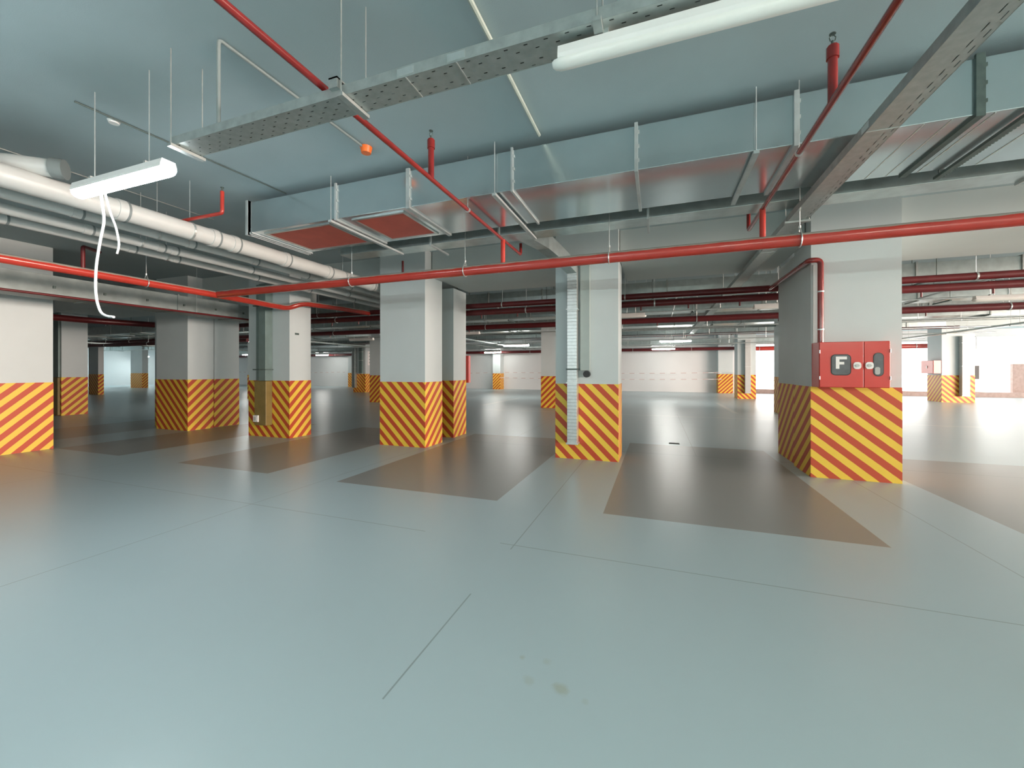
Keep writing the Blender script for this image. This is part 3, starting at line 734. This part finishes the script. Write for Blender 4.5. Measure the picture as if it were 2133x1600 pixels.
run('fire_main_pipe', 'lower of two stacked maroon pipes just behind the near beam', 'pipe', -13, 12, 8.22, 2.70, .062, 'maroon', GR, hx=[-10.4, -7.8, -2.65, -.05, 2.6, 5.2], stubs=rng(-12.2, 11, .85))
run('fire_main_pipe', 'single maroon pipe crossing in the middle distance below the stacked pair', 'pipe', -34, 22, 11.9, 2.80, .08, 'maroon', GR, hx=rng(-30, 20, 3.1), stubs=rng(-29, 18, 2.9))
run('fire_main_pipe', 'distant red pipe running along the top of the far wall', 'pipe', -46, 11.5, 27.3, 2.74, .10, 'maroon', GR, hx=rng(-40, 10, 3.5))
run('fire_main_pipe', 'short red pipe against the bright opening beside the pale-duct column', 'pipe', 4.7, 13.4, 26.5, 2.66, .12, 'red', GR, hx=[5.5, 9, 12.5])
run('electrical_conduit', 'thin pale conduit between the stacked and the single maroon pipes', 'conduit', -14, 14, 10.6, 2.86, .018, 'steel', 'conduits in the distance', hx=rng(-13, 13, 2.4))
run('electrical_conduit', 'thin pale conduit above the single maroon pipe in the middle distance', 'conduit', -24, 18, 12.9, 3.0, .02, 'steel', 'conduits in the distance', hx=rng(-22, 17, 3.3))
run('electrical_conduit', 'thin pale conduit before the distant lamps', 'conduit', -40, 18, 18.2, 2.9, .025, 'steel', 'conduits in the distance', hx=rng(-38, 17, 4))

def aduct(label, x0, x1, y0, y1, z0, z1, step, mat='galv', brackets=True):
    t = E_('ventilation_duct', (x0, y0, z0), label, 'duct', 'air ducts in the distance')
    MB().box(x0, x1, y0, y1, z0, z1, bevel=.004).build('duct_body', mat, t)
    for x in rng(x0 + .6, x1 - .2, step):
        MB().box(x - .015, x + .015, y0 - .02, y1 + .02, z0 - .02, z1 + .02).build('joint_flange', 'galvdull', t)
    if brackets:
        for x in rng(x0 + 1, x1 - .5, step * 1.7):
            MB().box(x - .02, x + .02, y0 - .06, y1 + .06, z0 - .05, z0 - .021).cyl((x, y0 - .04, z0 - .04), (x, y0 - .04, CEIL), .006, n=6).cyl((x, y1 + .04, z0 - .04), (x, y1 + .04, CEIL), .006, n=6).build('support_channel', 'dark', t)
aduct('flat galvanised duct directly behind the near beam', -13, 12, 9.3, 9.95, 3.08, 3.34, 1.4)
aduct('galvanised duct behind the single maroon pipe', -30, 20, 12.2, 12.7, 3.06, 3.34, 1.6)
aduct('galvanised duct hanging before the second row of columns', -30, 20, 13.6, 14.25, 3.11, 3.38, 1.9, 'galvdull')
aduct('large galvanised duct past the second row of columns', -44, 19, 16.2, 17.1, 3.10, 3.42, 2.2)
aduct('bright silver duct in the distance before the third row', -44, 10.5, 20.3, 20.95, 3.10, 3.38, 1.7)
aduct('bright silver duct in front of the far wall', -46, 10.5, 25.0, 25.5, 2.86, 3.2, 1.8)
aduct('silver duct section hanging before the bright opening at far right', 13.3, 19, 24.8, 25.5, 2.42, 2.95, 2.35, 'galv', False)
def btray(label, x, y0, y1, z, w=.18):
    t = E_('cable_tray', (x, y0, z), label, 'cable tray', 'galvanised cable trays')
    MB().box(x - w / 2, x + w / 2, y0, y1, z, z + .003).box(x - w / 2, x - w / 2 + .003, y0, y1, z, z + .05).box(x + w / 2 - .003, x + w / 2, y0, y1, z, z + .05).build('tray_channel', 'galv', t)
    for y in rng(y0 + .5, y1, 2.5):
        MB().box(x - w / 2 - .02, x + w / 2 + .02, y - .02, y + .02, z - .02, z).cyl((x - w / 2, y, z), (x - w / 2, y, CEIL), .004, n=6).cyl((x + w / 2, y, z), (x + w / 2, y, CEIL), .004, n=6).build('threaded_hanger', 'galvdull', t)
btray('distant cable tray running away left of the shaded middle column', -7.6, 12.95, 20.2, 2.70)
btray('distant cable tray running away behind the dark channelled column', -14.6, 12.3, 21.0, 2.66)
btray('distant cable tray running away toward the end wall gap', -24.0, 9.5, 20.0, 2.62)
btray('distant cable tray running away right of the cabinet column', 8.9, 9.0, 20.0, 2.60)
# small off lamps seen beyond the beam
for (x, y, lab) in [(-0.6, 10.25, 'short unlit batten lamp beyond the beam left of the long tray'), (2.25, 9.75, 'short unlit batten lamp beyond the beam right of the long tray'), (-6.3, 13.1, 'unlit batten lamp beyond the beam right of the twin column')]:
    lamp(lab, x - .35, x + .35, y, 2.74, False, 'unlit batten lamps beyond the beam', w=.05)
lamp('unlit batten lamp under the ceiling right of the cabinet column', 5.6, 6.9, 10.1, 2.74, False, 'unlit batten lamps beyond the beam', w=.05)
lamp('unlit batten lamp between the dark channelled and wide striped columns', -11.6, -10.4, 12.9, 2.62, False, 'unlit batten lamps beyond the beam', w=.05)

for (y, z, r, mt, lab) in [(10.15, 2.98, .014, 'steel', 'slim steel conduit just behind the flat duct'), (10.95, 3.2, .03, 'conduitgrey', 'grey conduit high above the pale conduit'),
        (13.25, 2.72, .016, 'steel', 'bright thin conduit below the second ceiling beam'), (15.6, 2.9, .035, 'galvdull', 'dull pipe behind the second ceiling beam'),
        (17.7, 2.66, .02, 'steel', 'thin bright conduit over the distant lamps'), (19.4, 3.0, .05, 'maroon', 'maroon pipe above the brightest distant lamp'),
        (21.4, 2.7, .022, 'steel', 'fine bright line of conduit before the third row of columns'), (24.2, 2.84, .04, 'galvdull', 'dull pipe between the third row of columns and the far wall'),
        (26.4, 3.02, .05, 'steel', 'steel pipe above the distant red pipe on the far wall')]:
    run('electrical_conduit' if mt != 'maroon' else 'fire_main_pipe', lab, 'conduit' if mt != 'maroon' else 'pipe', -30 if y > 12 else -13, 10.4, y, z, r, mt, 'conduits in the distance' if mt != 'maroon' else GR, hx=rng(-28 if y > 12 else -12, 10, 2.2 + (y % 1)))
for (x, y0, y1, z, lab) in [(-1.9, 9.2, 13.0, 3.02, 'thin steel conduit running away between two middle columns, left one'), (0.4, 9.2, 14.5, 3.02, 'thin steel conduit running away beyond the small floor drain'),
        (-3.0, 15.4, 21.0, 2.8, 'thin conduit running away behind the shaded middle column'), (5.4, 9.0, 20.0, 2.98, 'thin conduit running away behind the cabinet column'), (-9.0, 15.5, 24.0, 2.76, 'thin conduit running away toward the two small lamps')]:
    tag(MB().cyl((x, y0, z), (x, y1, z), .018, n=8).build('electrical_conduit', 'steel', smooth=True), lab, 'conduit', 'conduits in the distance')
# left gap services
pipe('fire_main_pipe', 'dark pipe seen between the leftmost and stepped columns, low under the ceiling', 'pipe', [(-13.4, 0.5, 2.66), (-13.4, 5.9, 2.66), (-12.6, 8.6, 2.66)], .075, 'maroon', GR, hangers=[(-13.4, 3.0, 2.66, 'Y')], fillet=.2)
run('fire_main_pipe', 'maroon pipe crossing behind the left gap between columns', 'pipe', -34, -14.2, 10.6, 2.52, .07, 'maroon', GR, hx=rng(-32, -15, 3))
aduct('galvanised duct crossing high behind the left gap', -34, -13.4, 8.9, 9.6, 2.75, 3.05, 1.8)

# barrier tapes
def tape(label, x0, x1, y, z, sag=.06):
    m = MB(); n = 24; prev = None
    for i in range(n + 1):
        f = i / n; x = x0 + (x1 - x0) * f; zz = z - sag * 4 * f * (1 - f)
        a = m.bm.verts.new((x, y, zz)); b = m.bm.verts.new((x, y, zz + .03)); c = m.bm.verts.new((x, y + .002, zz + .03)); d = m.bm.verts.new((x, y + .002, zz))
        if prev:
            for q in range(4): m.bm.faces.new((prev[q], prev[(q + 1) % 4], (a, b, c, d)[(q + 1) % 4], (a, b, c, d)[q]))
        prev = (a, b, c, d)
    tag(m.build('barrier_tape', 'tape'), label, 'tape', 'barrier tapes')
tape('upper red and white barrier tape before the far wall right of the silver duct column', -10.9, 3.7, 27.45, 1.26)
tape('lower red and white barrier tape before the far wall right of the silver duct column', -10.9, 3.7, 27.45, 0.86)
tape('upper barrier tape crossing the bright opening', 4.4, 11.8, 26.9, 1.26)
tape('lower barrier tape crossing the bright opening', 4.4, 11.8, 26.9, 0.86)
tape('barrier tape before the far wall left of the distant column with the sign strip', -24.0, -11.6, 27.4, 1.22)
tape('barrier tape between the distant pilasters at left', -38, -25.0, 27.3, 1.25)

# things in the bright opening
def post(label, x0, x1, y, h, panel=None):
    t = E_('gate_post', ((x0 + x1) / 2, y, 0), label, 'post', 'posts in the bright opening')
    MB().box(x0, x1, y, y + .18, 0, h, bevel=.01).build('post_body', 'kerb' if panel is None else 'pvc', t)
    if panel:
        MB().box(x0 + (x1 - x0) * .25, x1 - .02, y - .02, y - .001, panel[0], panel[1]).build('dark_panel', 'black', t)
post('slim post with dark panel in the bright opening, right of the cabinet column', 12.05, 12.6, 28.51, 1.33, (0.3, 1.3))
post('pale post with dark upper panel right of the far right column', 15.4, 16.1, 28.51, 1.75, (.95, 1.65))
post('plain brownish post at the far right of the bright opening', 17.4, 17.9, 28.51, 1.75)

# floor drain
t = E_('floor_drain', (.3, 8.3, 0), 'small black slot drain in the floor beyond the dark bay', 'drain')
MB().box(.21, .40, 8.24, 8.36, 0.0, 0.006).build('drain_frame', 'dark', t)
MB().box(.225, .385, 8.26, 8.34, 0.006, 0.009).build('drain_grate', 'black', t)

# ------------------------------------------------------------------ light
w = bpy.data.worlds.new('World'); S.world = w; w.use_nodes = True
bg = w.node_tree.nodes['Background']
bg.inputs[0].default_value = (1.0, 0.96, 0.93, 1); bg.inputs[1].default_value = 2.4

def area(name, loc, rot, sx, sy, energy, col):
    l = bpy.data.lights.new(name, 'AREA'); l.shape = 'RECTANGLE'; l.size = sx; l.size_y = sy; l.energy = energy; l.color = col
    o = bpy.data.objects.new(name, l); COL.objects.link(o); o.location = loc; o.rotation_euler = rot
    return o
area('daylight_from_right', (XR + 1, 4.5, 2.0), (0, math.radians(90), 0), 3.0, 21, 5200, (1.0, 0.77, 0.65))

# ------------------------------------------------------------------ camera
cam = bpy.data.cameras.new('Camera'); co = bpy.data.objects.new('Camera', cam); COL.objects.link(co)
cam.sensor_width = 36; cam.lens = 36 * 836 / 2133
cam.shift_x = 0; cam.shift_y = -(800 - 772) / 2133
co.location = (0, 0, H); co.rotation_euler = (math.radians(90), 0, math.radians(19.9))
cam.clip_start = 0.05; cam.clip_end = 300
S.camera = co

for o in list(bpy.data.objects):
    if '_w' in o.keys(): del o['_w']


S.view_settings.view_transform = 'Standard'; S.view_settings.look = 'None'
S.view_settings.exposure = 1.4; S.view_settings.gamma = 1.0; S.view_settings.use_curve_mapping = False
S.cycles.max_bounces = 8; S.cycles.diffuse_bounces = 4; S.cycles.glossy_bounces = 4; S.cycles.transparent_max_bounces = 8
S.cycles.sample_clamp_indirect = 6
